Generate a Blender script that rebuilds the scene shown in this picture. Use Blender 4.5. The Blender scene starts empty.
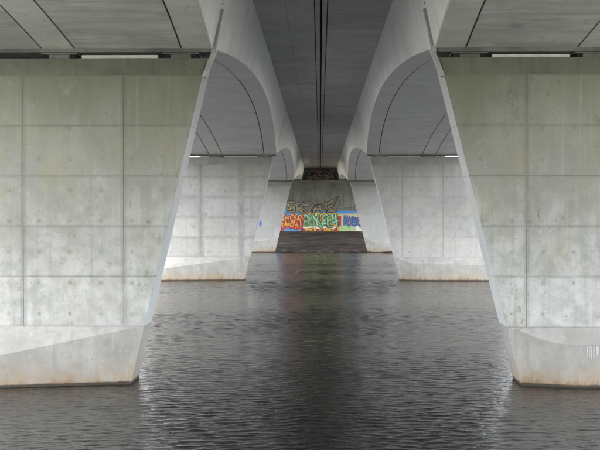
import bpy, math, random
from mathutils import Vector

# ------------------------------------------------------------------ camera, sky, sun, exposure
R = math.radians
scene = bpy.context.scene
col = scene.collection
U = 25.0 / 1100.0            # metres per photo pixel at the near piers (25 m away)
EYE = 174 * U                # eye height above the water
cam_d = bpy.data.cameras.new('camera')
cam_d.sensor_width = 36.0
cam_d.lens = 36.0 * 1100.0 / 600.0
cam_d.clip_end = 6000.0
cam = bpy.data.objects.new('camera', cam_d)
cam.location = (0, 0, EYE)
cam.rotation_euler = (R(90) - math.atan(14 / 1100), 0, math.atan(20 / 1100))
col.objects.link(cam)
scene.camera = cam

SUN_EL, SUN_AZ = R(58), R(188)      # compass azimuth, 0 = +Y, clockwise
world = bpy.data.worlds.new('World')
scene.world = world
world.use_nodes = True
wn, wl = world.node_tree.nodes, world.node_tree.links
wn.clear()
sky = wn.new('ShaderNodeTexSky')
sky.sky_type = 'NISHITA'
sky.sun_disc = False
sky.sun_elevation = SUN_EL
sky.sun_rotation = SUN_AZ
sky.dust_density = 4.0
hs = wn.new('ShaderNodeHueSaturation')
hs.inputs['Saturation'].default_value = 0.32      # overcast: nearly grey sky
bg = wn.new('ShaderNodeBackground')
bg.inputs['Strength'].default_value = 0.15
wo = wn.new('ShaderNodeOutputWorld')
wl.new(sky.outputs[0], hs.inputs['Color'])
wl.new(hs.outputs[0], bg.inputs['Color'])
wl.new(bg.outputs[0], wo.inputs['Surface'])

sun_d = bpy.data.lights.new('sun', 'SUN')
sun_d.energy = 1.5
sun_d.angle = R(30)
sun_d.color = (1.0, 0.97, 0.92)
sun = bpy.data.objects.new('sun', sun_d)
sun.rotation_euler = (R(90) - SUN_EL, 0, -SUN_AZ + math.pi)
sun.location = (0, -40, 60)
col.objects.link(sun)

scene.view_settings.view_transform = 'Standard'
scene.view_settings.look = 'None'
scene.view_settings.gamma = 1.0
scene.view_settings.use_curve_mapping = False
scene.view_settings.exposure = 3.85
scene.cycles.max_bounces = 10
scene.cycles.diffuse_bounces = 6
scene.cycles.glossy_bounces = 4
scene.cycles.caustics_reflective = True
scene.cycles.blur_glossy = 0.5
scene.cycles.use_denoising = True
scene.cycles.use_adaptive_sampling = False
rnd = random.Random(11)

# ------------------------------------------------------------------ helpers
class MB:
    def __init__(self): self.v, self.f, self.m = [], [], []
    def add(self, vs, fs, mi=0):
        o = len(self.v)
        self.v += [tuple(p) for p in vs]
        self.f += [tuple(i + o for i in f) for f in fs]
        self.m += [mi] * len(fs)
    def box(self, x0, x1, y0, y1, z0, z1, mi=0):
        self.add([(x0,y0,z0),(x1,y0,z0),(x1,y1,z0),(x0,y1,z0),(x0,y0,z1),(x1,y0,z1),(x1,y1,z1),(x0,y1,z1)],
                 [(0,3,2,1),(4,5,6,7),(0,1,5,4),(1,2,6,5),(2,3,7,6),(3,0,4,7)], mi)
    def plate(self, poly, n, t, bev=0.008, mi=0):
        """poly: planar convex polygon (3D, outer face, CCW seen from outside), n outward normal, t thickness."""
        n = Vector(n).normalized(); P = [Vector(p) for p in poly]; k = len(P)
        c = sum(P, Vector()) / k
        inset = []
        for i in range(k):
            a, b, d = P[i-1], P[i], P[(i+1) % k]
            e1 = (b - a).normalized(); e2 = (d - b).normalized()
            n1, n2 = n.cross(e1), n.cross(e2)
            s = n1 + n2; q = max(0.35, 1 + n1.dot(n2))
            inset.append(b + s * (bev / q))
        mid = [p - n * bev for p in P]
        bot = [p - n * t for p in P]
        vs = inset + mid + bot
        fs = [tuple(range(k)), tuple(range(3*k-1, 2*k-1, -1))]
        for i in range(k):
            j = (i+1) % k
            fs.append((k+i, k+j, j, i)); fs.append((2*k+i, 2*k+j, k+j, k+i))
        self.add(vs, fs, mi)
    def build(self, name, mats, parent=None, smooth=False):
        me = bpy.data.meshes.new(name)
        me.from_pydata(self.v, [], self.f)
        if not isinstance(mats, (list, tuple)): mats = [mats]
        for m in mats: me.materials.append(m)
        me.polygons.foreach_set('material_index', self.m)
        if smooth: me.polygons.foreach_set('use_smooth', [True] * len(me.polygons))
        me.update()
        o = bpy.data.objects.new(name, me)
        col.objects.link(o)
        if parent is not None:
            o.parent = parent
            root = parent
            off = Vector((0, 0, 0))
            while root is not None:
                off += root.location; root = root.parent
            o.location = -off           # vertices are written in world coordinates
        return o

def empty(name, loc, label, cat, group=None):
    o = bpy.data.objects.new(name, None)
    o.location = loc
    o['label'] = label; o['category'] = cat
    if group: o['group'] = group
    col.objects.link(o)
    return o

def clip(poly, a, b, c):
    """keep a*x + b*z <= c"""
    out = []
    for i in range(len(poly)):
        p, q = poly[i], poly[(i+1) % len(poly)]
        dp, dq = a*p[0] + b*p[1] - c, a*q[0] + b*q[1] - c
        if dp <= 0: out.append(p)
        if dp * dq < 0:
            t = dp / (dp - dq)
            out.append((p[0] + t*(q[0]-p[0]), p[1] + t*(q[1]-p[1])))
    return out

# ------------------------------------------------------------------ materials
class NT:
    def __init__(self, name):
        self.mat = bpy.data.materials.new(name); self.mat.use_nodes = True
        self.n, self.l = self.mat.node_tree.nodes, self.mat.node_tree.links
        self.b = self.n['Principled BSDF']
        self.pos = self.n.new('ShaderNodeNewGeometry').outputs['Position']
    def link(self, a, b): self.l.new(a, b)
    def val(self, x, sock):
        if isinstance(x, (int, float)): sock.default_value = x
        elif isinstance(x, tuple): sock.default_value = (*x, 1.0) if len(x) == 3 and sock.type == 'RGBA' else x
        else: self.l.new(x, sock)
    def math(self, op, a, b=0.0, c=None, clamp=False):
        m = self.n.new('ShaderNodeMath'); m.operation = op; m.use_clamp = clamp
        self.val(a, m.inputs[0]); self.val(b, m.inputs[1])
        if c is not None: self.val(c, m.inputs[2])
        return m.outputs[0]
    def map(self, scale, loc=(0,0,0), src=None):
        m = self.n.new('ShaderNodeMapping'); m.inputs['Scale'].default_value = scale; m.inputs['Location'].default_value = loc
        self.link(src or self.pos, m.inputs['Vector']); return m.outputs[0]
    def noise(self, scale, detail=3.0, rough=0.55, vec=None, dist=0.0):
        t = self.n.new('ShaderNodeTexNoise'); t.inputs['Scale'].default_value = scale
        t.inputs['Detail'].default_value = detail; t.inputs['Roughness'].default_value = rough
        t.inputs['Distortion'].default_value = dist
        self.link(vec or self.pos, t.inputs['Vector']); return t.outputs['Fac']
    def ramp(self, fac, lo, hi, a=0.0, b=1.0):
        m = self.n.new('ShaderNodeMapRange'); m.interpolation_type = 'SMOOTHSTEP'
        self.val(fac, m.inputs['Value'])
        m.inputs['From Min'].default_value = lo; m.inputs['From Max'].default_value = hi
        m.inputs['To Min'].default_value = a; m.inputs['To Max'].default_value = b
        return m.outputs['Result']
    def mix(self, fac, a, b, mode='MIX'):
        m = self.n.new('ShaderNodeMix'); m.data_type = 'RGBA'; m.blend_type = mode
        self.val(fac, m.inputs['Factor']); self.val(a, m.inputs['A']); self.val(b, m.inputs['B'])
        return m.outputs['Result']
    def xyz(self):
        s = self.n.new('ShaderNodeSeparateXYZ'); self.link(self.pos, s.inputs[0]); return s.outputs
    def bump(self, h, strength, dist=0.02, normal=None):
        b = self.n.new('ShaderNodeBump'); b.inputs['Strength'].default_value = strength; b.inputs['Distance'].default_value = dist
        self.link(h, b.inputs['Height'])
        if normal is not None: self.link(normal, b.inputs['Normal'])
        return b.outputs['Normal']

def concrete(name, base, dark, mott=0.5, streak=0.3, boards=None, tie=None, joint=None, tide=False, seed=0.0, warm=None, rough=0.85, blot=0.0, lit_below=None, vary=0.0, spots=0.0, bounce_tint=None):
    t = NT(name); x, y, z = t.xyz()
    off = (seed*7.3, seed*3.1, seed*5.7)
    m1 = t.map((1,1,1), off)
    f1 = t.noise(0.55, 4, 0.6, m1)                    # big clouds
    f2 = t.noise(3.0, 5, 0.65, m1)                    # mottling
    f3 = t.noise(38.0, 3, 0.6, m1)                    # grain
    c = t.mix(t.math('MULTIPLY', t.ramp(f1, 0.38, 0.68), mott), base, dark)
    c = t.mix(t.math('MULTIPLY', t.ramp(f2, 0.45, 0.72), mott*0.8), c, dark)
    if warm is not None:
        fw = t.noise(0.9, 4, 0.65, t.map((1,1,0.7), (off[0]+4, off[1], off[2]+9)))
        c = t.mix(t.math('MULTIPLY', t.ramp(fw, 0.48, 0.7), 0.75), c, warm)
    if bounce_tint is not None:                              # upper wall tinted darker green to paint in bounced light
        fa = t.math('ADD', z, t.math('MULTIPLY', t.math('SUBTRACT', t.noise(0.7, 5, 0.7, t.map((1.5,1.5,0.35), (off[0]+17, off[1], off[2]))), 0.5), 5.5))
        c = t.mix(t.math('MULTIPLY', t.ramp(fa, 4.6, 7.6), 0.8), c, bounce_tint)
    if lit_below is not None:                               # brighter light low on the wall painted in, plus lime patches, ragged edge
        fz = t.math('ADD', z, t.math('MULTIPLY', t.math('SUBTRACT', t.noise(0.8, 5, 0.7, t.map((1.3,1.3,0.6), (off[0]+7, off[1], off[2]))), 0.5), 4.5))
        c = t.mix(t.math('MULTIPLY', t.ramp(fz, 1.8, 5.2, 1, 0), t.ramp(f2, 0.3, 0.65, 1.0, 0.45)), c, lit_below)
    if streak:                                         # run-off streaks down the face
        fs = t.noise(1.0, 4, 0.6, t.map((5.0, 5.0, 0.22), off))
        c = t.mix(t.math('MULTIPLY', t.ramp(fs, 0.5, 0.75), streak), c, dark)
        fl = t.noise(1.0, 3, 0.6, t.map((7.0, 7.0, 0.3), (off[0]+13, off[1]+2, off[2])))
        c = t.mix(t.math('MULTIPLY', t.ramp(fl, 0.6, 0.78), streak*0.5), c, tuple(min(0.75, v*1.45) for v in base))
    h = t.math('ADD', t.math('MULTIPLY', f3, 0.35), f2)
    if boards:                                         # board-marked formwork across the soffit
        bw, amt = boards
        fb = t.noise(1.0, 2, 0.5, t.map((0.35, 1.0/bw, 0.35), off))
        c = t.mix(t.math('MULTIPLY', t.ramp(fb, 0.42, 0.62), amt), c, dark)
        fb2 = t.noise(1.0, 2, 0.5, t.map((0.8, 3.2/bw, 0.8), (off[0]+3, off[1]+8, off[2])))
        c = t.mix(t.math('MULTIPLY', t.ramp(fb2, 0.5, 0.7), amt*0.7), c, tuple(v*0.72 for v in dark))
        h = t.math('ADD', h, t.math('MULTIPLY', fb2, 0.8))
    if joint:                                          # weather stain soaked in along the upright joints
        x0, px, w, amt, z0, pz = joint
        dx = t.math('PINGPONG', t.math('ADD', x, -x0 + 500*px), px/2)
        dz = t.math('PINGPONG', t.math('ADD', z, -z0 + 50*pz), pz/2)
        nz = t.noise(2.2, 4, 0.65, t.map((1,1,1), (off[0]+2, 5, 1)))
        wx = t.ramp(t.math('ADD', dx, t.math('MULTIPLY', t.math('SUBTRACT', nz, 0.5), w*1.2)), w*0.35, w, 1, 0)
        wz = t.ramp(t.math('ADD', dz, t.math('MULTIPLY', t.math('SUBTRACT', nz, 0.5), w*1.0)), w*0.12, w*0.6, 1, 0)
        s = t.math('MAXIMUM', wx, t.math('MULTIPLY', wz, 0.75))
        s = t.math('MULTIPLY', s, t.ramp(nz, 0.25, 0.6, 0.35, 1.0))
        c = t.mix(t.math('MULTIPLY', s, amt), c, tuple(v*0.62 for v in dark))
    if tie:                                            # grey smudges round the formwork tie holes
        x0, z0, p, amt = tie
        dx = t.math('PINGPONG', t.math('ADD', x, -x0 + 500*p), p/2)
        dz = t.math('PINGPONG', t.math('ADD', z, -z0 + 50*p), p/2)
        wob = t.math('MULTIPLY', t.math('SUBTRACT', t.noise(6.0, 3, 0.6), 0.5), 0.09)
        d = t.math('ADD', t.math('SQRT', t.math('ADD', t.math('MULTIPLY', dx, dx), t.math('MULTIPLY', dz, dz))), wob)
        s = t.math('MULTIPLY', t.ramp(d, 0.015, 0.085, 1, 0), t.ramp(t.noise(0.8, 2, 0.5, t.map((1,1,1), (3,1,off[2]))), 0.4, 0.6, 0.15, 1))
        c = t.mix(t.math('MULTIPLY', s, amt), c, tuple(v*0.55 for v in dark))
    if blot:
        fb = t.noise(1.3, 5, 0.7, t.map((1,1,1), (off[0]+31, 2, off[2]+17)))
        c = t.mix(t.math('MULTIPLY', t.ramp(fb, 0.56, 0.74), blot), c, tuple(v*0.42 for v in dark))
    if spots:                                          # rusty and black specks in loose clusters
        fc = t.ramp(t.noise(0.7, 3, 0.6, t.map((1,1,1), (off[0]+3, 8, off[2]))), 0.48, 0.66)
        fq = t.ramp(t.noise(7.5, 4, 0.75, t.map((1,1,0.7), (off[0], 4, off[2]+5))), 0.55, 0.66)
        c = t.mix(t.math('MULTIPLY', t.math('MULTIPLY', fc, fq), spots), c, (0.105, 0.095, 0.07))
        fw2 = t.ramp(t.noise(2.6, 5, 0.72, t.map((1,1,0.8), (off[0]+50, 4, off[2]+25))), 0.58, 0.70)
        c = t.mix(t.math('MULTIPLY', fw2, spots*0.35), c, tuple(min(0.5, v*1.5) for v in base))
    # pores and small pits
    fp = t.noise(13.0, 2, 0.5, m1)
    c = t.mix(t.math('MULTIPLY', t.ramp(fp, 0.68, 0.76), 0.45), c, tuple(v*0.5 for v in dark))
    c = t.mix(t.ramp(f3, 0.3, 0.75, 0.0, 0.16), c, tuple(v*0.6 for v in dark))
    if tide:                                           # ochre tide mark left by the river
        zz = t.math('ADD', z, t.math('MULTIPLY', t.math('SUBTRACT', t.noise(2.5, 4, 0.65, t.map((1.6,1.6,0.4), off)), 0.5), 0.95))
        c = t.mix(t.math('MULTIPLY', t.math('MULTIPLY', t.ramp(zz, 0.0, 0.7, 1, 0), t.ramp(f2, 0.3, 0.62, 0.55, 1.0)), 0.75), c, (0.215, 0.16, 0.098))
        c = t.mix(t.math('MULTIPLY', t.ramp(zz, -0.02, 0.16, 1, 0), 0.75), c, (0.16, 0.10, 0.055))
        zl = t.math('ADD', z, t.math('MULTIPLY', t.math('SUBTRACT', t.noise(6, 3, 0.6), 0.5), 0.05))
        c = t.mix(t.ramp(zl, 0.045, 0.085, 1, 0), c, (0.035, 0.03, 0.022))
    if vary:                                           # each pour or panel has its own shade
        oi = t.n.new('ShaderNodeObjectInfo').outputs['Random']
        v = t.math('ADD', t.math('MULTIPLY', oi, 2*vary), 1.0 - vary)
        cv = t.n.new('ShaderNodeCombineColor'); [t.link(v, cv.inputs[k]) for k in range(3)]
        c = t.mix(1.0, c, cv.outputs[0], 'MULTIPLY')
    t.link(c, t.b.inputs['Base Color'])
    t.b.inputs['Roughness'].default_value = rough
    t.b.inputs['Specular IOR Level'].default_value = 0.3
    t.link(t.bump(h, 0.35, 0.012), t.b.inputs['Normal'])
    return t.mat

def plain(name, colr, rough=0.8, var=0.35, scale=4.0, metal=0.0):
    t = NT(name)
    f = t.noise(scale, 5, 0.65)
    c = t.mix(t.math('MULTIPLY', t.ramp(f, 0.35, 0.7), var), colr, tuple(v*0.5 for v in colr))
    t.link(c, t.b.inputs['Base Color']); t.b.inputs['Roughness'].default_value = rough
    t.b.inputs['Metallic'].default_value = metal
    t.link(t.bump(t.noise(scale*6, 3), 0.2, 0.01), t.b.inputs['Normal'])
    return t.mat

M = {}
M['strip'] = concrete('smooth_soffit_concrete', (0.62,0.62,0.60), (0.48,0.485,0.47), 0.4, 0.0, seed=1, boards=(0.9, 0.2))
M['bay'] = concrete('board_marked_soffit_concrete', (0.62,0.622,0.622), (0.47,0.473,0.475), 0.5, 0.0, boards=(0.35, 0.3), seed=2, blot=0.35, vary=0.05)
M['web'] = concrete('web_concrete', (0.66,0.665,0.65), (0.50,0.51,0.49), 0.5, 0.6, seed=3, blot=0.1)
M['slab'] = [concrete('slab_concrete_%d' % i, b, tuple(v*0.66 for v in b), 0.5, 0.0, boards=(0.6, 0.15), seed=4+i, blot=0.4) for i, b in enumerate([(0.60,0.59,0.575),(0.54,0.535,0.525),(0.63,0.62,0.605)])]
M['strip0'] = concrete('green_lit_smooth_soffit_concrete', (0.56,0.585,0.53), (0.40,0.42,0.37), 0.6, 0.0, seed=11, boards=(0.9, 0.25), spots=0.3)  # near span's soffit coloured green for the light bounced onto it
M['bay0'] = concrete('green_lit_board_marked_soffit_concrete', (0.54,0.56,0.52), (0.36,0.38,0.345), 0.75, 0.0, boards=(0.4, 0.6), seed=12, blot=0.55)  # same bounced-light green in the panels, plus leak blotches
M['core'] = plain('joint_shadow_concrete', (0.09,0.09,0.085), 0.9)
M['pcore'] = plain('joint_concrete', (0.22,0.22,0.20), 0.9)
M['deck'] = plain('deck_concrete', (0.3,0.3,0.29), 0.9)
M['asphalt'] = plain('asphalt', (0.05,0.05,0.052), 0.9)
M['steel'] = plain('galvanised_steel', (0.26,0.265,0.26), 0.6, 0.5, 3.0, 0.2)
M['rubber'] = plain('bearing_rubber', (0.012,0.012,0.013), 0.95)
M['gap_strip'] = plain('pale_gap_strip', (0.50,0.50,0.49), 0.8, 0.5)
M['lip'] = concrete('stained_lip_concrete', (0.16,0.16,0.15), (0.07,0.07,0.065), 0.8, 0.3, seed=9)

# ------------------------------------------------------------------ bridge shape functions
D = 25.0
PIERS = [1.0, 2.5, 4.2]
PTOP = [153.0, 135.5, 121.5]          # pier top above the eye, in U
ABUT = 5.4
def slab_h(d): return 273.5 - 7.0 * d                    # slab underside above the eye, U
def girder_g(d):
    """girder depth below the slab, in U: haunched over the piers"""
    ends = [(-0.5, 105.0), (1.0, slab_h(1.0)-153-9), (2.5, slab_h(2.5)-135.5-7), (4.2, slab_h(4.2)-121.5-6)]
    if d >= 4.2:
        t = (5.15 - d) / 0.95
        return 54 + (ends[3][1]-54) * t*t if d < 5.15 else 54 + 12*((d-5.15)/0.25)**2
    for (a, ga), (b, gb) in zip(ends, ends[1:]):
        if d <= b or b == 4.2:
            m, hw = (a+b)/2, (b-a)/2
            t = (d-m)/hw
            ge = gb if t > 0 else ga
            return 54 + (ge-54)*t*t
def zz(hu): return EYE + hu*U

SIDES = {
    -1: dict(word='left', xj=-0.2*U, xw=-84.5*U, cx=-262*U, top=-113.5*U, bot=-190*U, grooves=(31, 105, 33)),
    +1: dict(word='right', xj=2.8*U, xw=91.0*U, cx=272*U, top=119.5*U, bot=201*U, grooves=(31, 110, 33)),
}

def build_deck(s):
    S = SIDES[s]; cx = S['cx']
    root = empty('bridge_deck', (cx, 2.5*D, zz(slab_h(2.5))),
                 'haunched grey concrete box girder bridge deck resting on the %s row of piers' % S['word'], 'bridge deck', 'twin bridge decks')
    def half(x): return abs(x - cx)
    hw_w = half(S['xw']); hw_j = half(S['xj'])
    d0, d1 = -1.0, ABUT + 0.06
    st = []
    n = 168
    for i in range(n+1): st.append(d0 + (d1-d0)*i/n)
    # core: closed tube of stations (web-top, soffit raised by recess), hidden behind the panels
    rec = 0.035
    mb = MB(); rings = []
    for d in st:
        g = girder_g(d); zs, zb = zz(slab_h(d)) + 0.02, zz(slab_h(d)-g) + rec
        wt, wb = hw_w - 0.04, hw_w + 0.22*0 - 0.04
        wb = (hw_w*1.0 - 0.22*g*U) - 0.04
        rings.append([(cx-wt, D*d, zs), (cx+wt, D*d, zs), (cx+wb, D*d, zb), (cx-wb, D*d, zb)])
    vs = [p for r in rings for p in r]; fs = []
    for i in range(n):
        a, b = 4*i, 4*i+4
        for k in range(4):
            k2 = (k+1) % 4
            fs.append((a+k, b+k, b+k2, a+k2))
    fs += [(0,1,2,3), (4*n+3, 4*n+2, 4*n+1, 4*n)]
    mb.add(vs, fs); mb.build('girder_core', M['core'], root)

    spans = [(-1.0, 1.0), (1.0, 2.5), (2.5, 4.2), (4.2, ABUT)]
    def stations(a, b):
        k = max(8, int((b-a)/0.035)); return [a + (b-a)*i/k for i in range(k+1)]
    def strip_mesh(ds, fa, fb, t_in, dz=0.0):
        """sheet with thickness between curves fa(d), fb(d) -> (x,z), pushed by t_in (dx,dz) to its back"""
        mb = MB(); vs = []; fs = []
        for d in ds:
            (xa, za), (xb, zb) = fa(d), fb(d)
            vs += [(xa, D*d, za), (xb, D*d, zb), (xb+t_in[0], D*d, zb+t_in[1]), (xa+t_in[0], D*d, za+t_in[1])]
        for i in range(len(ds)-1):
            a, b = 4*i, 4*i+4
            for k in range(4):
                k2 = (k+1) % 4
                fs.append((a+k, a+k2, b+k2, b+k))
        e = 4*(len(ds)-1)
        fs += [(3,2,1,0), (e, e+1, e+2, e+3)]
        mb.add(vs, fs); return mb
    w_e, w_b, w_c = S['grooves']
    for a, b in spans:
        gp = 0.0006
        ds = stations(a+gp, b-gp)
        for sd in (-1, 1):                         # webs
            fa = lambda d, sd=sd: (cx + sd*hw_w, zz(slab_h(d)) - 0.004)
            fb = lambda d, sd=sd: (cx + sd*(hw_w - 0.22*girder_g(d)*U), zz(slab_h(d)-girder_g(d)))
            strip_mesh(ds, fa, fb, (-sd*0.036, 0.0)).build('web', M['web'], root, False)
        def soff(u0):                               # soffit edge half width minus offset
            return lambda d: (hw_w - 0.22*girder_g(d)*U)
        zf = lambda d: zz(slab_h(d)-girder_g(d))
        gw = 0.022
        for sd in (-1, 1):
            e0 = lambda d: cx + sd*((hw_w - 0.22*girder_g(d)*U) - 0.04)
            e1 = lambda d: cx + sd*((hw_w - 0.22*girder_g(d)*U) - w_e*U + gw)
            e2 = lambda d: cx + sd*((hw_w - 0.22*girder_g(d)*U) - w_e*U - gw)
            e3 = lambda d: cx + sd*(w_c*U/2 + gw)
            strip_mesh(ds, lambda d: (e0(d), zf(d)), lambda d: (e1(d), zf(d)), (0, rec)).build('soffit_strip', M['strip0' if a < 0 else 'strip'], root)
            strip_mesh(ds, lambda d: (e2(d), zf(d)+0.004), lambda d: (e3(d), zf(d)+0.004), (0, rec)).build('soffit_panel', M['bay0' if a < 0 else 'bay'], root)
        strip_mesh(ds, lambda d: (cx - w_c*U/2 + gw, zf(d)), lambda d: (cx + w_c*U/2 - gw, zf(d)), (0, rec)).build('soffit_strip', M['strip0' if a < 0 else 'strip'], root)
    # cantilever slab panels (15 m pours), each deck edge with its own drip groove and edge beam
    k = 0
    d = -1.0
    joints = [-1.0, -0.35, 0.25, 0.855, 1.455, 2.056, 2.66, 3.26, 3.86, 4.46, ABUT+0.03]
    for i in range(len(joints)-1):
        a, b = joints[i]+0.0004, joints[i+1]-0.0004
        for sd in (-1, 1):
            m = M['slab'][(i + (1 if s > 0 else 0)) % 3]
            inner = (sd == -s)
            eb = hw_j - 7.0*U
            lanes = [(hw_w+0.002, eb-0.016)]
            if inner and s < 0: lanes = [(hw_w+0.002, hw_w+40*U), (hw_w+40*U+0.006, eb-0.016)]
            for (u0, u1) in lanes:
                mb = MB(); q = []
                for dd in (a, b):
                    z0 = zz(slab_h(dd))
                    q += [(cx+sd*u0, D*dd, z0), (cx+sd*u1, D*dd, z0), (cx+sd*u1, D*dd, z0+0.05), (cx+sd*u0, D*dd, z0+0.05)]
                mb.add(q, [(0,1,5,4),(1,2,6,5),(2,3,7,6),(3,0,4,7),(3,2,1,0),(4,5,6,7)])
                mb.build('slab_panel', m, root)
            mb = MB(); q = []
            for dd in (a, b):
                z0 = zz(slab_h(dd)) + 0.002
                q += [(cx+sd*(eb+0.016), D*dd, z0), (cx+sd*(hw_j-0.002), D*dd, z0), (cx+sd*(hw_j-0.002), D*dd, z0+0.42), (cx+sd*(eb+0.016), D*dd, z0+0.42)]
            mb.add(q, [(0,1,5,4),(1,2,6,5),(2,3,7,6),(3,0,4,7),(3,2,1,0),(4,5,6,7)])
            mb.build('edge_beam', M['slab'][1], root)
    # deck slab, road surface and parapets above
    mb = MB(); q = []
    for dd in (d0, d1):
        z0 = zz(slab_h(dd)) + 0.052
        x0, x1 = cx - hw_j + 0.155, cx + hw_j - 0.155
        q += [(x0, D*dd, z0), (x1, D*dd, z0), (x1, D*dd, z0+0.33), (x0, D*dd, z0+0.33)]
    mb.add(q, [(0,1,5,4),(1,2,6,5),(2,3,7,6),(3,0,4,7),(3,2,1,0),(4,5,6,7)])
    mb.build('deck_slab', M['core'], root)
    mb = MB(); q = []
    for dd in (d0, d1):
        z0 = zz(slab_h(dd)) + 0.386
        q += [(cx-hw_j+0.5, D*dd, z0), (cx+hw_j-0.5, D*dd, z0), (cx+hw_j-0.5, D*dd, z0+0.06), (cx-hw_j+0.5, D*dd, z0+0.06)]
    mb.add(q, [(0,1,5,4),(1,2,6,5),(2,3,7,6),(3,0,4,7),(3,2,1,0),(4,5,6,7)])
    mb.build('road_surface', M['asphalt'], root)
    for sd in (-1, 1):
        mb = MB(); q = []
        for dd in (d0, d1):
            z0 = zz(slab_h(dd)) + 0.418
            u0, u1 = hw_j-0.35, hw_j-0.03
            q += [(cx+sd*u0, D*dd, z0), (cx+sd*u1, D*dd, z0), (cx+sd*(u1-0.05), D*dd, z0+0.8), (cx+sd*(u0+0.05), D*dd, z0+0.8)]
        mb.add(q, [(0,1,5,4),(1,2,6,5),(2,3,7,6),(3,0,4,7),(3,2,1,0),(4,5,6,7)])
        mb.build('parapet', M['deck'], root)
    if s < 0:
        mb = MB(); q = []
        for dd in (d0, d1):
            z0 = zz(slab_h(dd)) + 0.24
            q += [(S['xj']-0.03, D*dd, z0), (SIDES[1]['xj']+0.03, D*dd, z0), (SIDES[1]['xj']+0.03, D*dd, z0+0.3), (S['xj']-0.03, D*dd, z0+0.3)]
        mb.add(q, [(0,1,5,4),(1,2,6,5),(2,3,7,6),(3,0,4,7),(3,2,1,0),(4,5,6,7)])
        mb.build('joint_seal', M['rubber'], root)
    # at every pier: downstand lip over the bearings, upright web joint and steel cover strip
    for pi, pd in enumerate(PIERS):
        g = girder_g(pd); zb = zz(slab_h(pd)-g); wb = hw_w - 0.22*g*U
        T = 1.1
        mb = MB(); mb.box(cx-wb+0.06, cx+wb-0.06, D*pd-0.06, D*pd+T-0.1, zb-0.075, zb+0.06)
        mb.build('bearing_lip', M['lip'], root)
        sd = -s
        def webp(f, dy, out):      # point on the inner web, f = 0 soffit .. 1 slab
            return (cx + sd*(wb + (hw_w-wb)*f + out), D*pd + dy, zb + (g*U)*f)
        # joint groove strip
        f0 = 0.42 if pi == 0 else 0.02
        mb = MB()
        a = [webp(f0, -0.02, 0.004), webp(1.0, -0.02, 0.004), webp(1.0, 0.03, 0.004), webp(f0, 0.03, 0.004)]
        b = [(p[0]-sd*0.03, p[1], p[2]) for p in a]
        mb.add(a+b, [(0,1,2,3),(7,6,5,4),(0,4,5,1),(1,5,6,2),(2,6,7,3),(3,7,4,0)])
        mb.build('web_joint_seal', M['rubber'], root)
        if pi: continue
        # cover strip from the web down over the pier corner
        mb = MB()
        w = 0.16; pr = 0.065
        a = [webp(-0.03, -0.05, pr), webp(0.38, -0.05, pr*0.8), webp(0.38, w, pr*0.8), webp(-0.03, w, pr)]
        b = [webp(-0.03, -0.05, -0.03), webp(0.38, -0.05, -0.03), webp(0.38, w, -0.03), webp(-0.03, w, -0.03)]
        mb.add(a+b, [(0,1,2,3),(7,6,5,4),(0,4,5,1),(1,5,6,2),(2,6,7,3),(3,7,4,0)])
        mb.build('cover_strip', M['steel'], root)
    return root

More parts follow.
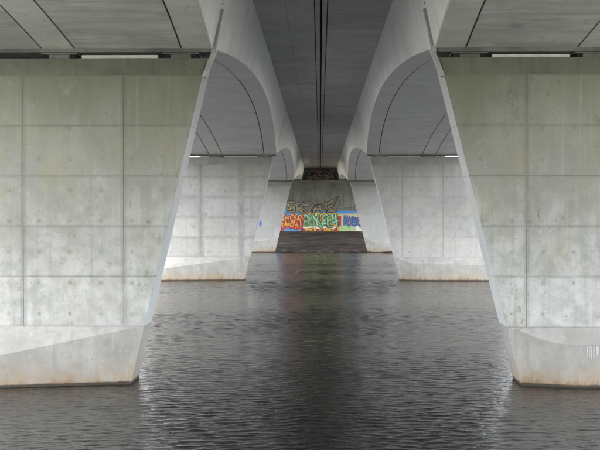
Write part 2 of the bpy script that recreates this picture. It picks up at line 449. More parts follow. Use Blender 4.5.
# ------------------------------------------------------------------ piers
def build_pier(s, pi):
    S = SIDES[s]; pd = PIERS[pi]; yf = D*pd; T = 1.1
    ztop = zz(PTOP[pi]); zbase = 58*U
    cx = S['cx']; word = S['word']
    names = ['nearest', 'middle', 'farthest']
    lab = {0: 'large %s pier wall nearest the viewer, greenish at its top, pale below',
           1: 'middle pier of the %s row, pale and bright, half hidden behind the nearest one',
           2: 'small farthest pier of the %s row, plain grey, next to the graffiti wall'}[pi] % word
    root = empty('bridge_pier', (cx, yf + T/2, 0), lab, 'bridge pier', 'concrete bridge piers')
    def xi(z):
        zt = zz(153); return S['bot'] + (S['top']-S['bot']) * z/zt
    def xo(z): return s*(500 if s < 0 else 514)*U  # unseen outer end widened to block sky glints on the water
    def lohi(z): return (min(xi(z), xo(z)), max(xi(z), xo(z)))
    # grid of formwork panels
    jx0 = (-298*U if s < 0 else 206*U); jp = 101*U
    zrow0 = zbase; pz = 50.4*U
    ju = jx0
    if pi == 0: P = dict(base=(0.205,0.208,0.18), dark=(0.15,0.152,0.128), warm=(0.20,0.188,0.13), lit_below=(0.36,0.36,0.352), bounce_tint=(0.115,0.125,0.083), joint=(jx0, jp, 0.10, 0.38, zrow0, pz), tie=(jx0+16*U, zz(52), 31*U, 0.38), blot=0.15, spots=0.6)
    elif pi == 1: P = dict(base=(0.265,0.263,0.253), dark=(0.19,0.188,0.182), warm=(0.26,0.245,0.208), lit_below=(0.30,0.295,0.275), bounce_tint=(0.19,0.187,0.17), joint=(jx0, jp*1.0, 0.24 if s < 0 else 0.1, 0.45 if s < 0 else 0.2, zrow0, pz), tie=(jx0+16*U, zz(52), 31*U, 0.25), blot=0.45 if s < 0 else 0.15, spots=0.35)
    else: P = dict(base=(0.275,0.275,0.265), dark=(0.22,0.22,0.215), warm=None, lit_below=None, joint=None, tie=None, blot=0.0)
    mat = concrete('pier_concrete_%s_%d' % (word, pi), P['base'], P['dark'], 0.65, 0.5, vary=0.045, spots=P.get('spots', 0.0), tie=P['tie'], joint=P['joint'], seed=20+pi*3+s, warm=P['warm'], blot=P['blot'], lit_below=P['lit_below'], bounce_tint=P.get('bounce_tint'))
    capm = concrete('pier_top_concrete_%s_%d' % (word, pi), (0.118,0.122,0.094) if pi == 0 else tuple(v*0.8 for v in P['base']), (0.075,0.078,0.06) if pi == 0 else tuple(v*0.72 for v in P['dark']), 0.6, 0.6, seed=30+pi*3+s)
    basem = concrete('pier_base_concrete_%s_%d' % (word, pi), (0.275,0.27,0.253), (0.19,0.184,0.168), 0.8, 0.6, spots=0.6, blot=0.2, seed=40+pi*3+s, tide=True)
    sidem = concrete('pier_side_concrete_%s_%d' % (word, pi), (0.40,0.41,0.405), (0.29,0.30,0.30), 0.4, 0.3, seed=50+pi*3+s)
    t = 0.011
    # core
    mb = MB()
    def ring(y):
        r = []
        for z, k in ((zbase-0.3, 0), (ztop-0.01, 1)):
            lo, hi = lohi(z); r.append((lo+t, hi-t, z))
        return [(r[0][0], y, r[0][2]), (r[0][1], y, r[0][2]), (r[1][1], y, r[1][2]), (r[1][0], y, r[1][2])]
    a, b = ring(yf+t), ring(yf+T-t)
    mb.add(a+b, [(0,1,2,3),(7,6,5,4),(0,4,5,1),(1,5,6,2),(2,6,7,3),(3,7,4,0)])
    mb.build('pier_core', M['pcore'], root)
    # rows
    rows = [zbase + pz*k for k in range(6)]
    while rows[-1] > ztop - 0.15: rows.pop()
    if ztop - rows[-1] > 0.75 and pi > 0: rows.append(ztop - 0.42)
    rows.append(ztop)
    cols = [jx0 + jp*k for k in range(-6, 8)]
    for ri in range(len(rows)-1):
        za, zb = rows[ri]+0.0016, rows[ri+1]-0.0016
        last = ri == len(rows)-2
        for ci in range(len(cols)-1):
            gv = 0.0045 if (ci % 2) else 0.003
            poly = [(cols[ci]+gv, za), (cols[ci+1]-gv, za), (cols[ci+1]-gv, zb), (cols[ci]+gv, zb)]
            l0, h0 = lohi(0); l1, h1 = lohi(ztop)
            # left edge x >= l0+(l1-l0) z/ztop ; right edge likewise
            ml, mh = (l1-l0)/ztop, (h1-h0)/ztop
            poly = clip(poly, -1, ml, -l0)
            poly = clip(poly, 1, -mh, h0)
            if len(poly) < 3: continue
            ar = 0.5*abs(sum(poly[i][0]*poly[(i+1)%len(poly)][1]-poly[(i+1)%len(poly)][0]*poly[i][1] for i in range(len(poly))))
            if ar < 0.02: continue
            dy = 0.007 if last else rnd.uniform(-0.002, 0.002)
            mb = MB()
            mb.plate([(p[0], yf+dy, p[1]) for p in poly], (0,-1,0), t+0.004, 0.004)
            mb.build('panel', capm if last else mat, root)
        # inner and outer end faces
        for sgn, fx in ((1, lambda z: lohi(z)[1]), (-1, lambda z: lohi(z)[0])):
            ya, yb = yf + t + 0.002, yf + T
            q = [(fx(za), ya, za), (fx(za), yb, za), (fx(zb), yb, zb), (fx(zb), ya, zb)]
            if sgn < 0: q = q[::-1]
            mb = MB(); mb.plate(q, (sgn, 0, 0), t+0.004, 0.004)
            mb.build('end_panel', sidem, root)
    # flared base with a sloping top that grows out of the wall
    mb = MB(); vs = []; n = 40
    l0, h0 = lohi(0); lz, hz = lohi(zbase)
    def bulge(x):
        # distance from the inner edge
        e = abs(x - xi(zbase))
        wid = abs(xo(zbase) - xi(zbase))
        e = e if e < 215*U else max(0.0, (wid - e) * 215*U / (wid - 215*U))
        e = max(0.0, e - 4*U)
        if s < 0: return (0.195 if pi == 0 else 0.13)*e
        k = e/(52*U); return 0.34*min(1.0, k)*(1.5-0.5*min(1.0, k)**2) if k < 1 else 0.34 + 0.02*(k-1)
    for i in range(n+1):
        f = i/n
        xt = lz + (hz-lz)*f
        bz = bulge(xt)
        zc = zbase - max(bz*1.02, 0.006)
        def xat(z):
            lo, hi = lohi(z); return lo + (hi-lo)*f
        vs += [(xat(-1.6), yf-bz-0.004, -1.6), (xat(0.0), yf-bz-0.004, 0.0), (xat(zc), yf-bz-0.004, zc), (xat(zbase), yf+0.001, zbase),
               (xat(zbase), yf+T, zbase), (xat(zc), yf+T+bz, zc), (xat(-1.6), yf+T+bz, -1.6)]
    fs = []
    for i in range(n):
        a, b = 7*i, 7*(i+1)
        for k in range(7):
            k2 = (k+1) % 7
            fs.append((a+k, b+k, b+k2, a+k2))
    fs += [tuple(range(6,-1,-1)), tuple(7*n+k for k in range(7))]
    mb.add(vs, fs); mb.build('flared_base', basem, root)
    if pi == 0:                                   # lime drips under the ledge of the right pier
        mb = MB(); rr = random.Random(3)
        if s > 0:
            for q in range(9):
                px = 583 + q*2.1 + rr.uniform(-.6,.6); x = (px-320)*U; yb_ = yf - bulge(x) - 0.007
                zt_ = zbase - bulge(x)*1.02 - 0.03; ln = rr.uniform(0.12, 0.42)
                w0 = rr.uniform(0.008, 0.02)
                v = [(x-w0, yb_, zt_), (x-w0*.8, yb_, zt_-ln*.6), (x, yb_, zt_-ln), (x+w0*.9, yb_, zt_-ln*.55), (x+w0, yb_, zt_)]
                mb.add(v, [(0,1,2,3,4)])
            mb.build('lime_drips', M['lime'], root)['kind'] = 'stuff'
    # tie-hole plugs
    if pi < 2:
        mb = MB(); p = 31*U
        x = jx0 + 16*U - 12*p
        while x < 12*p + jx0 + 16*U:
            z = zz(52) - 9*p
            while z < ztop - 0.2:
                lo, hi = lohi(z)
                if zbase+0.15 < z and lo+0.15 < x < hi-0.15 and rnd.random() < 0.7:
                    r = rnd.uniform(0.014, 0.032); xx, zc = x + rnd.uniform(-.02,.02), z + rnd.uniform(-.02,.02)
                    k = 9; v = []
                    for q in range(k):
                        an = 2*math.pi*q/k; rr = r*rnd.uniform(0.85, 1.15)
                        v.append((xx+rr*math.cos(an), yf+0.004, zc+rr*math.sin(an)))
                    v2 = [(xx+(a[0]-xx)*0.7, yf-0.005, zc+(a[2]-zc)*0.7) for a in v]
                    mb.add(v+v2, [tuple(range(k, 2*k))] + [(i, (i+1)%k, k+(i+1)%k, k+i) for i in range(k)])
                z += p
            x += p
        o = mb.build('tie_hole_plugs', M['plug'], root); o['kind'] = 'stuff'
    # bearings between pier top and girder, pale strips between them
    g = girder_g(pd); zs = zz(slab_h(pd)-g) - 0.075
    gap = zs - ztop
    posu = [-149, -17, 17+0, 149] if False else None
    w_e, w_b, w_c = S['grooves']
    bx = [s_ * o for o in (0.0, 122.5*U) for s_ in ((1,) if o == 0 else (-1, 1))]
    bx.sort()
    for k, ox in enumerate(bx):
        hw = 18*U
        x0, x1 = cx+ox-hw, cx+ox+hw
        mb = MB(); mb.box(x0+0.06, x1-0.06, yf+0.10, yf+T-0.1, ztop-0.012, zs-0.03, 0)
        mb.box(x0, x1, yf+0.03, yf+T-0.12, zs-0.034, zs+0.01, 1)
        mb.box(x0+0.18, x1-0.18, yf+0.06, yf+0.11, ztop+0.002, zs-0.04, 1)
        mb.build('bearing', [M['rubber'], M['lip']], root)
    for a, b in ((bx[1], bx[2]) if s < 0 else (bx[0], bx[1]),):
        x0, x1 = cx+a+18*U+0.1, cx+b-18*U-0.12
        mb = MB(); mb.box(x0, x1, yf+0.09, yf+0.16, ztop-0.012, ztop+(zs-ztop)*0.62)
        mb.build('pale_gap_strip', M['gap_strip'], root)
    sd = -s
    # steel corner plate on the inner top corner, in line with the cover strip on the web
    za, zb2 = ztop-19*U, ztop+0.02
    fx = xi
    o = 0.012
    mb = MB()
    xe = cx + sd*(abs(S['xw']-cx) - 0.22*g*U) + sd*0.10
    zb2 = zs + 0.04
    a = [(fx(za)+sd*0.09, yf-0.045, za), (fx(za)+sd*0.09, yf+0.15, za), (xe, yf+0.15, zb2), (xe, yf-0.045, zb2)]
    b = [(p[0]-sd*0.10, p[1], p[2]) for p in a]
    mb.add(a+b, [(0,1,2,3),(7,6,5,4),(0,4,5,1),(1,5,6,2),(2,6,7,3),(3,7,4,0)])
    if pi == 0: mb.build('corner_plate', M['steel'], root)
    if pi == 2 and s < 0:
        mb = MB(); x, z = (260.3-320)*4.2*U, EYE + (211-223.5)*4.2*U
        mb.add([(x-.10,yf-.006,z-.28),(x+.13,yf-.006,z-.25),(x+.12,yf-.006,z+.2),(x+.02,yf-.006,z+.32),(x-.12,yf-.006,z+.05),
                (x-.10,yf+.01,z-.28),(x+.13,yf+.01,z-.25),(x+.12,yf+.01,z+.2),(x+.02,yf+.01,z+.32),(x-.12,yf+.01,z+.05)],
               [(0,1,2,3,4)] + [(i,(i+1)%5,5+(i+1)%5,5+i)[::-1] for i in range(5)])
        ob = mb.build('paint_mark', plain('blue_paint', (0.015,0.07,0.36), 0.5), root); ob['label'] = 'small blue painted mark'
    return root

M['lime'] = plain('lime_deposit', (0.36,0.36,0.35), 0.9, 0.6, 14.0)
M['plug'] = plain('tie_plug_mortar', (0.20,0.20,0.175), 0.9)
build_deck(-1); build_deck(1)
for pi in range(3):
    for s in (-1, 1): build_pier(s, pi)

# ------------------------------------------------------------------ abutment with graffiti
YA = ABUT*D
def ax(px): return (px-320)*U*ABUT
def az(py): return EYE + (211-py)*U*ABUT
ab = empty('abutment_wall', (0, YA, az(232)), 'dark stained concrete abutment wall covered in graffiti at the far end', 'abutment')
abm = concrete('abutment_concrete', (0.14,0.145,0.118), (0.062,0.066,0.052), 0.6, 0.8, seed=70, blot=0.3)
abm2 = concrete('backwall_concrete', (0.17,0.175,0.15), (0.09,0.092,0.08), 0.7, 0.6, seed=72)
cxs = [ax(px) for px in (190, 224, 258, 290.5, 320.6, 351, 384, 418, 452)]
for i in range(len(cxs)-1):
    mb = MB(); z0, z1 = az(236), az(182.6)
    mb.plate([(cxs[i]+.012, YA, z0), (cxs[i+1]-.012, YA, z0), (cxs[i+1]-.012, YA, z1), (cxs[i]+.012, YA, z1)], (0,-1,0), 0.06, 0.012)
    mb.build('wall_panel', abm, ab)
mb = MB(); mb.box(cxs[0]-.1, cxs[-1]+.1, YA+0.055, YA+1.6, az(238), az(182.9)); mb.build('abutment_core', M['core'], ab)
mb = MB(); mb.box(cxs[0]-.15, cxs[-1]+.15, YA-0.12, YA+1.55, az(182.55), az(180.6)); mb.build('bearing_shelf', M['lip'], ab)
mb = MB(); mb.box(cxs[0], cxs[-1], YA+1.0, YA+1.7, az(180.8), az(162.5)); mb.build('back_wall', abm2, ab)
for s in (-1, 1):
    for o in (-1, 1):
        S = SIDES[s]; x = S['cx'] + o*1.9
        mb = MB(); mb.box(x-.4, x+.4, YA+.1, YA+.8, az(180.65), zz(slab_h(ABUT)-girder_g(ABUT))+.02); mb.build('bearing', M['rubber'], ab)
    mb = MB(); x0 = cxs[0]-.7 if s < 0 else cxs[-1]+.1
    mb.box(x0, x0+.6, YA-0.2, YA+14, az(238), az(160)); mb.build('wing_wall', abm2, ab)

# --- graffiti (flat paint, a few millimetres thick, layer over layer)
def paint(name, c):
    t = NT(name); wear = t.ramp(t.noise(4.0, 5, 0.75), 0.5, 0.68)
    cc = t.mix(t.math('MULTIPLY', t.ramp(t.noise(1.2, 3, 0.6), 0.35, 0.7), 0.35), c, tuple(v*0.55 for v in c))
    cc = t.mix(t.math('MULTIPLY', wear, 0.55), cc, (0.13, 0.13, 0.11))
    t.link(cc, t.b.inputs['Base Color']); t.b.inputs['Roughness'].default_value = 0.75
    return t.mat
G = dict(blue=paint('paint_sky_blue',(0.035,0.18,0.39)), black=paint('paint_black',(0.012,0.012,0.014)), white=paint('paint_white',(0.45,0.47,0.45)),
         red=paint('paint_red',(0.28,0.02,0.02)), yellow=paint('paint_yellow',(0.52,0.35,0.03)), green=paint('paint_green',(0.06,0.24,0.085)),
         mint=paint('paint_mint',(0.22,0.42,0.25)), navy=paint('paint_navy',(0.035,0.05,0.16)), cream=paint('paint_cream',(0.36,0.31,0.19)),
         tan=paint('paint_tan',(0.16,0.135,0.095)), orange=paint('paint_orange',(0.42,0.20,0.03)), lime=paint('paint_lime',(0.24,0.37,0.15)),
         grey=paint('paint_grey',(0.22,0.22,0.20)), rust=paint('paint_rust',(0.30,0.085,0.05)), maroon=paint('paint_maroon',(0.20,0.012,0.02)))
gk = list(G)
YG = YA
def poly_px(mb, pts, layer, mat, yplane=None):
    y0 = (yplane if yplane is not None else YG) - 0.003 - 0.0025*layer
    v = [(ax(p[0]), y0, az(p[1])) for p in pts]; k = len(v)
    ar = sum(v[i][0]*v[(i+1)%k][2]-v[(i+1)%k][0]*v[i][2] for i in range(k))
    if ar < 0: v = v[::-1]
    b = [(p[0], y0+0.002, p[2]) for p in v]
    mb.add(v+b, [tuple(range(k))] + [(i, k+i, k+(i+1)%k, (i+1)%k) for i in range(k)], gk.index(mat))
def smooth(pts, n=5):
    if len(pts) < 3: return pts
    out = []
    for i in range(len(pts)-1):
        p0 = pts[max(0,i-1)]; p1 = pts[i]; p2 = pts[i+1]; p3 = pts[min(len(pts)-1,i+2)]
        for k in range(n):
            t = k/n
            out.append(tuple(0.5*((2*p1[j])+(-p0[j]+p2[j])*t+(2*p0[j]-5*p1[j]+4*p2[j]-p3[j])*t*t+(-p0[j]+3*p1[j]-3*p2[j]+p3[j])*t**3) for j in (0,1)))
    out.append(pts[-1]); return out
def stroke_px(mb, pts, w0, w1, layer, mat, curve=True, yplane=None):
    P = smooth(pts) if curve else pts
    L, Rr = [], []
    for i, p in enumerate(P):
        a, b = P[max(0,i-1)], P[min(len(P)-1,i+1)]
        dx, dy = b[0]-a[0], b[1]-a[1]; l = math.hypot(dx, dy) or 1
        w = (w0 + (w1-w0)*i/max(1,len(P)-1))/2
        L.append((p[0]-dy/l*w, p[1]+dx/l*w)); Rr.append((p[0]+dy/l*w, p[1]-dx/l*w))
    for i in range(len(P)-1):
        q = [L[i], L[i+1], Rr[i+1], Rr[i]]
        y0 = (yplane if yplane is not None else YG) - 0.003 - 0.0025*layer - 0.00002*i
        v = [(ax(a[0]), y0, az(a[1])) for a in q]
        mb.add(v, [(0,1,2,3)], gk.index(mat))
jr = random.Random(77)
def letter(strokes, ol, fill, hi, x, y, w, h, width, layer, name='graffiti_letter', parent=None, yplane=None, label=None, ow=0.9, jit=0.0):
    mb = MB()
    jt = jit
    S = [[(x+(p[0]+jr.uniform(-jt,jt))*w, y-(p[1]+jr.uniform(-jt,jt)*0.7)*h) for p in st] for st in strokes]
    if jt > 0.05:                               # arrows and bars that tie the letters into one knot
        a, b = jr.uniform(0,.4), jr.uniform(.1,.9)
        S.append([(x+a*w, y-b*h), (x+(a+.5)*w, y-(b+jr.uniform(-.4,.4))*h), (x+1.3*w, y-jr.uniform(0,1)*h)])
    for st in S: stroke_px(mb, st, width+ow, width+ow*0.8, layer, ol, yplane=yplane)
    for st in S: stroke_px(mb, st, width, width*0.7, layer+1, fill, yplane=yplane)
    if hi:
        for st in S:
            q = [(p[0]-width*0.22, p[1]-width*0.22) for p in st]
            stroke_px(mb, q, width*0.28, width*0.12, layer+2, hi, yplane=yplane)
    o = mb.build(name, [G[k] for k in gk], parent or ab)
    if label: o['label'] = label
    return o
WILD = {
 'R': [[(0.15,0),(0.12,0.5),(0.2,1.0)],[(0.1,0.95),(0.75,1.0),(0.85,0.65),(0.2,0.5)],[(0.35,0.5),(0.7,0.25),(1.05,-0.1)]],
 'O': [[(0.5,1.0),(0.1,0.75),(0.1,0.25),(0.5,0.0),(0.9,0.3),(0.88,0.75),(0.5,1.0)],[(0.8,0.2),(1.05,-0.05)]],
 'N': [[(0.12,-0.05),(0.1,0.5),(0.2,1.05)],[(0.2,1.0),(0.55,0.5),(0.85,0.02)],[(0.85,0.0),(0.9,0.55),(1.0,1.1)]],
 'S': [[(0.95,0.92),(0.4,1.02),(0.12,0.72),(0.5,0.52),(0.88,0.3),(0.55,0.0),(0.0,0.1)]],
 'E': [[(0.85,1.0),(0.2,0.92),(0.12,0.45),(0.25,0.02),(1.0,0.04)],[(0.15,0.5),(0.8,0.55)]],
 'M': [[(0.08,-0.02),(0.12,0.5),(0.25,1.0)],[(0.25,1.0),(0.5,0.35),(0.72,1.02)],[(0.72,1.0),(0.85,0.5),(1.02,-0.1)]],
 'K': [[(0.15,-0.05),(0.12,0.5),(0.22,1.05)],[(0.95,1.1),(0.55,0.7),(0.2,0.5)],[(0.3,0.5),(0.7,0.2),(1.1,-0.08)]],
 'A': [[(0.0,-0.05),(0.3,0.6),(0.55,1.05)],[(0.55,1.05),(0.75,0.5),(0.95,-0.05)],[(0.15,0.35),(0.85,0.38)]],
 'U': [[(0.12,1.0),(0.1,0.35),(0.45,0.0),(0.85,0.3),(0.9,1.05)]],
}
# mural background
mb = MB()
poly_px(mb, [(270,213.2),(282,212.4),(297,213.0),(303,214),(303,231.2),(270,231.6)], 0, 'blue')
poly_px(mb, [(303,212.6),(338,212.8),(339,231.3),(303,231.4)], 0, 'orange')
poly_px(mb, [(338.2,213.5),(375,213.2),(375,231.5),(339.2,231.5)], 0, 'cream')
poly_px(mb, [(318,211.0),(334,210.4),(362,211.3),(375,211.5),(375,213.6),(340,213.6),(318,213.0)], 1, 'blue')
poly_px(mb, [(281,207.6),(284,207.0),(287,210.0),(291,212.6),(287,215),(279,214)], 1, 'blue')
poly_px(mb, [(303,213.0),(338,212.6),(338,216.0),(303,216.4)], 1, 'yellow')
poly_px(mb, [(300,227.6),(318,228.6),(337,227.4),(338,230.8),(301,231.2)], 1, 'maroon')
poly_px(mb, [(337.6,216),(341.2,216.2),(341.0,226),(338,226.5)], 2, 'red')
poly_px(mb, [(300,216),(303.5,215.5),(303.8,226),(299.5,227)], 2, 'maroon')
poly_px(mb, [(340,226.5),(346,224.2),(352,226),(355.5,230.6),(340,231.0)], 1, 'lime')
poly_px(mb, [(356,226.4),(359,224.4),(361.5,230.8),(355.6,231.0)], 1, 'white')
poly_px(mb, [(279,226),(285,227.5),(283,231.2),(276,231.2)], 1, 'red')
o = mb.build('mural_background', [G[k] for k in gk], ab); o['label'] = 'flat blue, yellow and cream painted background of the mural'
# white drop shadow under the green piece
mb = MB()
stroke_px(mb, [(301.5,226.8),(306,227.6),(313,226.6),(320,228.0),(327,226.8),(333,227.8),(338.5,225.6)], 1.5, 1.2, 3, 'white')
stroke_px(mb, [(303.5,215.4),(312,214.6),(320,215.4),(330,214.5),(337,215.6)], 0.5, 0.5, 3, 'white')
mb.build('paint_outline', [G[k] for k in gk], ab)
r2 = random.Random(5)
for i, ch in enumerate('ROSEN'):                                # red and yellow piece on the left
    letter(WILD[ch], 'maroon', 'red', 'yellow', 282.0+i*3.9, 226.6+r2.uniform(-.5,.5), 5.2, 10.4, 2.5, 3+3*(i%3), ow=0.9, jit=0.2)
for i, ch in enumerate('RONUREM'):                              # green piece in the middle
    letter(WILD[ch], 'black', 'green', 'mint' if i % 2 else 'white', 303.2+i*4.75, 226.0+r2.uniform(-.4,.4), 5.8, 10.6, 2.05, 4+3*(i%3), ow=1.0, jit=0.12)
for i, ch in enumerate('KNUK'):                                 # navy piece on the right
    letter(WILD[ch], 'navy', 'navy', 'grey' if i % 2 else 'blue', 343.2+i*4.0, 225.4+r2.uniform(-.5,.5), 5.2, 9.0, 1.7, 4+3*(i%3), ow=0.5, jit=0.17)
mb = MB()                                                       # thin yellow squiggles in the red piece
for k in range(9):
    x, y = r2.uniform(282,299), r2.uniform(217,226)
    stroke_px(mb, [(x,y),(x+1.2,y-1.8),(x+2.2,y+.4),(x+3.1,y-1.5)], 0.5, 0.3, 13, r2.choice(['yellow','yellow','mint','orange']))
mb.build('paint_squiggles', [G[k] for k in gk], ab)['kind'] = 'stuff'
SMALL = {'W':[[(0,1),(.25,0),(.5,.7),(.75,0),(1,1)]],'H':[[(0,0),(0,1)],[(.9,0),(.9,1)],[(0,.5),(.9,.5)]],'O':[[(.1,.1),(.1,.9),(.9,.9),(.9,.1),(.1,.1)]],
         'S':[[(.9,.95),(.1,.9),(.1,.55),(.9,.45),(.9,.05),(.05,.05)]],'A':[[(0,0),(.5,1),(1,0)],[(.2,.35),(.8,.35)]],'C':[[(.9,.95),(.1,.9),(.1,.1),(.9,.05)]],
         'R':[[(0,0),(0,1),(.9,.95),(.85,.5),(0,.5)],[(.4,.5),(1,0)]],'E':[[(.9,1),(0,1),(0,0),(.9,0)],[(0,.5),(.7,.5)]],"'":[[(.3,1),(.2,.7)]]}
x = 305.0
for ch in "WHO'S A CREW":
    if ch != ' ':
        mb = MB()
        for st in SMALL[ch]: stroke_px(mb, [(x+p[0]*1.9, 230.6-p[1]*2.1) for p in st], 0.75, 0.7, 6, 'yellow', curve=False)
        mb.build('graffiti_letter', [G[k] for k in gk], ab)
    x += 2.55 if ch != "'" else 1.3
# tall outline piece on the bare concrete above the mural
BIG = [
 ('S', 286.5, 212.3, 8.0, 10.5), ('R', 295.0, 212.6, 7.5, 8.5), ('O', 303.0, 212.4, 7.0, 8.5), ('A', 311.5, 212.5, 10.5, 8.0), ('K', 325.0, 211.5, 9.0, 9.0)]
for i, (ch, x, y, w, h) in enumerate(BIG):
    letter(WILD[ch], 'black', 'tan', None, x, y, w*1.15, h, 1.9, 1+3*(i%2), ow=1.2, jit=0.17)
mb = MB()
stroke_px(mb, [(314,207.5),(322,203.6),(331,200.2),(338.5,196.2)], 0.7, 0.5, 8, 'black')
stroke_px(mb, [(338.5,196.2),(335.5,202.0),(332,207.5)], 1.1, 0.5, 8, 'black')
stroke_px(mb, [(311.5,211.5),(315.5,205.6),(322,205.2),(327,211.6)], 1.1, 1.0, 8, 'black')
stroke_px(mb, [(286.2,200.5),(291,199.0),(296,202.2),(301,200.2),(306.5,204.5)], 0.55, 0.4, 8, 'black')
stroke_px(mb, [(296.5,204.5),(302,203.6),(306,199.8),(308.5,203)], 0.5, 0.4, 8, 'black')
stroke_px(mb, [(338,205.8),(339.5,202.4),(341.0,206.5)], 0.5, 0.4, 8, 'black')
for x in (344, 347, 350, 353):
    stroke_px(mb, [(x,209.6),(x+.9,207.2),(x+1.9,208.8),(x+.3,209.4)], 0.35, 0.3, 8, 'black')
for (x, y) in ((290,209.3),(301.5,211.0),(314.2,209.2),(331.5,201.6),(326,204.2),(288.5,205.0)):
    poly_px(mb, [(x-.8,y-.5),(x+.7,y-.8),(x+1.0,y+.5),(x-.4,y+.9)], 9, 'orange')
mb.build('paint_outline', [G[k] for k in gk], ab)
# tangle of tags high on the back wall
mb = MB(); r3 = random.Random(9)
yb = YA + 1.0
def bx_(px): return px
for k in range(60):
    x, y = r3.uniform(303,336), r3.uniform(170,178.6)
    pts = [(x,y)]
    for q in range(3): pts.append((min(340,pts[-1][0]+r3.uniform(-1,3.4)), max(169,min(180,pts[-1][1]+r3.uniform(-3.2,3.2)))))
    stroke_px(mb, pts, 1.0, 0.5, 1+k*0.4, r3.choice(['black','black','black','black','rust','grey','tan']), yplane=yb)
mb.build('graffiti_tags', [G[k] for k in gk], ab)['kind'] = 'stuff'

# ------------------------------------------------------------------ ground, river bank, water
def struct(o): o['kind'] = 'structure'; return o
gt = NT('grass_and_bounce_ground'); f = gt.noise(0.4, 6, 0.65); f2 = gt.noise(9, 4, 0.6)
c = gt.mix(gt.ramp(f, 0.35, 0.65), (0.045,0.075,0.025), (0.10,0.10,0.045)); c = gt.mix(gt.math('MULTIPLY', f2, 0.5), c, (0.03,0.04,0.018))
gx_, gy_, gz_ = gt.xyz()
sh = gt.math('MULTIPLY', gt.ramp(gt.math('ADD', gz_, gt.math('MULTIPLY', f, 2.0)), 3.2, 4.6, 1, 0), 1.0)
c = gt.mix(sh, c, gt.mix(f2, (0.42,0.40,0.36), (0.26,0.25,0.22)))  # unseen low banks coloured pale to bounce light onto the soffits
gt.link(c, gt.b.inputs['Base Color']); gt.b.inputs['Roughness'].default_value = 0.95
gt.link(gt.bump(f2, 0.6, 0.1), gt.b.inputs['Normal'])
prof = [(-1600, 9.0), (-70, 9.0), (-38, 8.6), (-24, 2.6), (-6, 2.4), (2.2, 2.3), (10, -1.6), (101.5, -1.6), (103.4, -0.55), (137, 1.0), (139, 3.4), (152, 9.2), (180, 9.3), (1600, 9.5)]
mb = MB(); vs = []
xs = [-1600, -300, -60, -16, -8, 0, 8, 16, 60, 300, 1600]
for (y, z) in prof:
    for x in xs: vs.append((x, y, z))
n = len(xs)
mb.add(vs, [(i*n+j, i*n+j+1, (i+1)*n+j+1, (i+1)*n+j) for i in range(len(prof)-1) for j in range(n-1)])
struct(mb.build('ground', gt.mat))

# gently rising stone apron in front of the abutment
bt = NT('wet_stone_apron')
f1 = bt.noise(1.0, 5, 0.7, bt.map((0.3, 0.55, 1))); f2 = bt.noise(1.0, 4, 0.7, bt.map((1.2, 2.2, 4)))
c = bt.mix(bt.ramp(f1, 0.35, 0.68), (0.014,0.0105,0.008), (0.065,0.051,0.041))
c = bt.mix(bt.math('MULTIPLY', bt.ramp(f2, 0.5, 0.75), 0.6), c, (0.11,0.097,0.083))
bt.link(c, bt.b.inputs['Base Color']); bt.b.inputs['Roughness'].default_value = 0.95; bt.b.inputs['Specular IOR Level'].default_value = 0.1
bt.link(bt.bump(f2, 0.8, 0.08), bt.b.inputs['Normal'])
mb = MB(); vs = []; nx, ny = 110, 90
from mathutils import noise as mn
def bank_z(x, y):
    t = (y-103.7)/(YA-103.7)
    z = (az(231.6))*t**0.9 if t > 0 else t*12
    nz = mn.fractal(Vector((x*0.5, y*0.9, 3.0)), 1.0, 2.0, 4)
    return z + nz*(0.05 + 0.11*math.exp(-((y-104.2)/2.5)**2)) + 0.02
for j in range(ny+1):
    for i in range(nx+1):
        x = -20 + 40*i/nx; y = 102.2 + (YA+0.4-102.2)*j/ny
        vs.append((x, y, bank_z(x, y)))
mb.add(vs, [(j*(nx+1)+i, j*(nx+1)+i+1, (j+1)*(nx+1)+i+1, (j+1)*(nx+1)+i) for j in range(ny) for i in range(nx)])
struct(mb.build('river_bank', bt.mat, None, True))
stone_m = plain('pale_stone', (0.085,0.08,0.072), 0.85)
sg = 0
for k in range(8):
    x = -9.0 + 18*k/7 + rnd.uniform(-.5,.5); y = 104.3 + rnd.uniform(-.3,.9); r = rnd.uniform(0.08, 0.15)
    y = 105.2 + rnd.uniform(-.6, .8); zc = max(bank_z(x, y), 0.0)
    mb = MB(); vs = []; a, b = 8, 4
    for j in range(b+1):
        for i in range(a):
            th, ph = 2*math.pi*i/a, math.pi*j/b
            q = Vector((math.cos(th)*math.sin(ph), math.sin(th)*math.sin(ph), math.cos(ph)))
            q *= r*(1+0.35*mn.noise(q*1.7+Vector((k*3.1,0,0))))
            vs.append((x+q.x*1.3, y+q.y, zc+0.02+q.z*0.62))
    mb.add(vs, [(j*a+i, (j+1)*a+i, (j+1)*a+(i+1)%a, j*a+(i+1)%a) for j in range(b) for i in range(a)])
    o = mb.build('stone', stone_m, None, True)
    o['label'] = 'small pale stone at the waterline below the graffiti wall'; o['category'] = 'stone'; o['group'] = 'stones along the far waterline'

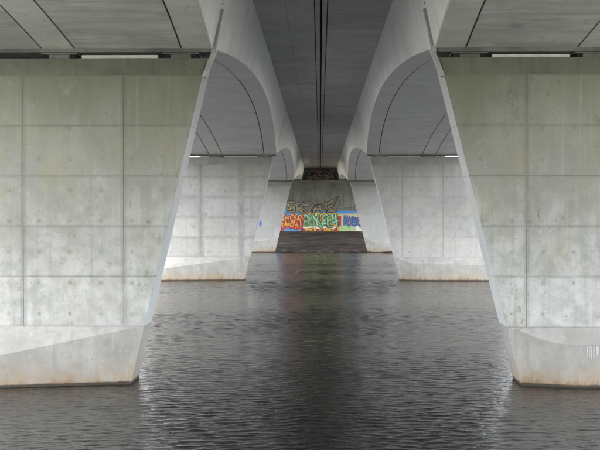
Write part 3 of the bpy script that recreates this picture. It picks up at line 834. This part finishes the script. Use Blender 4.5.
wt = NT('river_water')
wt.b.inputs['Base Color'].default_value = (0.007, 0.0075, 0.007, 1)
wt.b.inputs['Roughness'].default_value = 0.05
wt.b.inputs['IOR'].default_value = 1.333
w1 = wt.noise(1.0, 2, 0.6, wt.map((2.2, 6.5, 1)))
w2 = wt.noise(1.0, 2, 0.6, wt.map((11, 20.0, 1), (5,2,0)))
h = wt.math('ADD', wt.math('MULTIPLY', w1, 0.021), wt.math('MULTIPLY', w2, 0.007))
wt.link(wt.bump(h, 1.0, 1.0), wt.b.inputs['Normal'])
import numpy as np
rg = np.random.default_rng(4)
waves = []
for k in range(80):
    lam = math.exp(rg.uniform(math.log(0.095), math.log(0.40)))
    th = math.radians(90 + rg.normal(0, 17) + (14 if rg.random() < 0.5 else -9))
    slope = 0.0134 * (1.0 if lam < 0.28 else 0.75)
    waves.append((2*math.pi/lam*math.cos(th), 2*math.pi/lam*math.sin(th), slope*lam/(2*math.pi), rg.uniform(0, 2*math.pi), lam))
pw = [(rg.normal(0, 0.06), rg.normal(0, 0.5), rg.uniform(0, 2*math.pi)) for k in range(9)]
X0, X1, Y0, Y1 = -19.0, 19.0, 12.0, 104.6
def wave_h(X, Y, step):
    g = sum(np.sin(a*X + b*Y + p) for a, b, p in pw) / 3.0
    g = 0.28 + 1.05 / (1 + np.exp(-2.2*g))
    H = np.zeros_like(X)
    for kx, ky, A, p, lam in waves:
        if lam < 2.6*step: continue
        H += A*np.sin(kx*X + ky*Y + p)
    edge = np.clip(np.minimum(np.minimum(X-X0, X1-X), np.minimum(Y-Y0, Y1-Y))/1.0, 0, 1)
    return H*g*edge
mb = MB()
allv, allf, base = [], [], 0
for y0, y1, sx, sy, gain in ((12.0, 32.0, 0.06, 0.036, 1.0), (32.0, 58.0, 0.09, 0.055, 1.15), (58.0, 104.6, 0.16, 0.10, 1.5)):
    nx, ny = int((X1-X0)/sx), int((y1-y0)/sy)
    gx, gy = np.meshgrid(np.linspace(X0, X1, nx+1), np.linspace(y0, y1, ny+1))
    gz = wave_h(gx, gy, sy) * gain
    allv.append(np.stack([gx, gy, gz], -1).reshape(-1, 3))
    ii = (np.arange(ny)[:, None]*(nx+1) + np.arange(nx)[None, :]).reshape(-1) + base
    allf.append(np.stack([ii, ii+1, ii+nx+2, ii+nx+1], -1))
    base += (nx+1)*(ny+1)
ov = np.array([(-1600,3,0),(1600,3,0),(1600,Y0,0),(-1600,Y0,0),(-1600,Y1,0),(X0,Y0,0),(X0,Y1,0),(X1,Y0,0),(X1,Y1,0),(1600,Y1,0)], float)
of = np.array([(0,1,2,3),(3,5,6,4),(7,2,9,8)]) + base
V = np.concatenate(allv + [ov]); F = np.concatenate(allf + [of])
me = bpy.data.meshes.new('river_water')
me.vertices.add(len(V)); me.vertices.foreach_set('co', V.astype(np.float32).ravel())
me.loops.add(F.size); me.loops.foreach_set('vertex_index', F.astype(np.int32).ravel())
me.polygons.add(len(F)); me.polygons.foreach_set('loop_start', (np.arange(len(F))*4).astype(np.int32))
me.polygons.foreach_set('use_smooth', np.ones(len(F), bool))
me.materials.append(wt.mat); me.update(calc_edges=True); me.validate()
wo_ = bpy.data.objects.new('river_water', me); col.objects.link(wo_); struct(wo_)
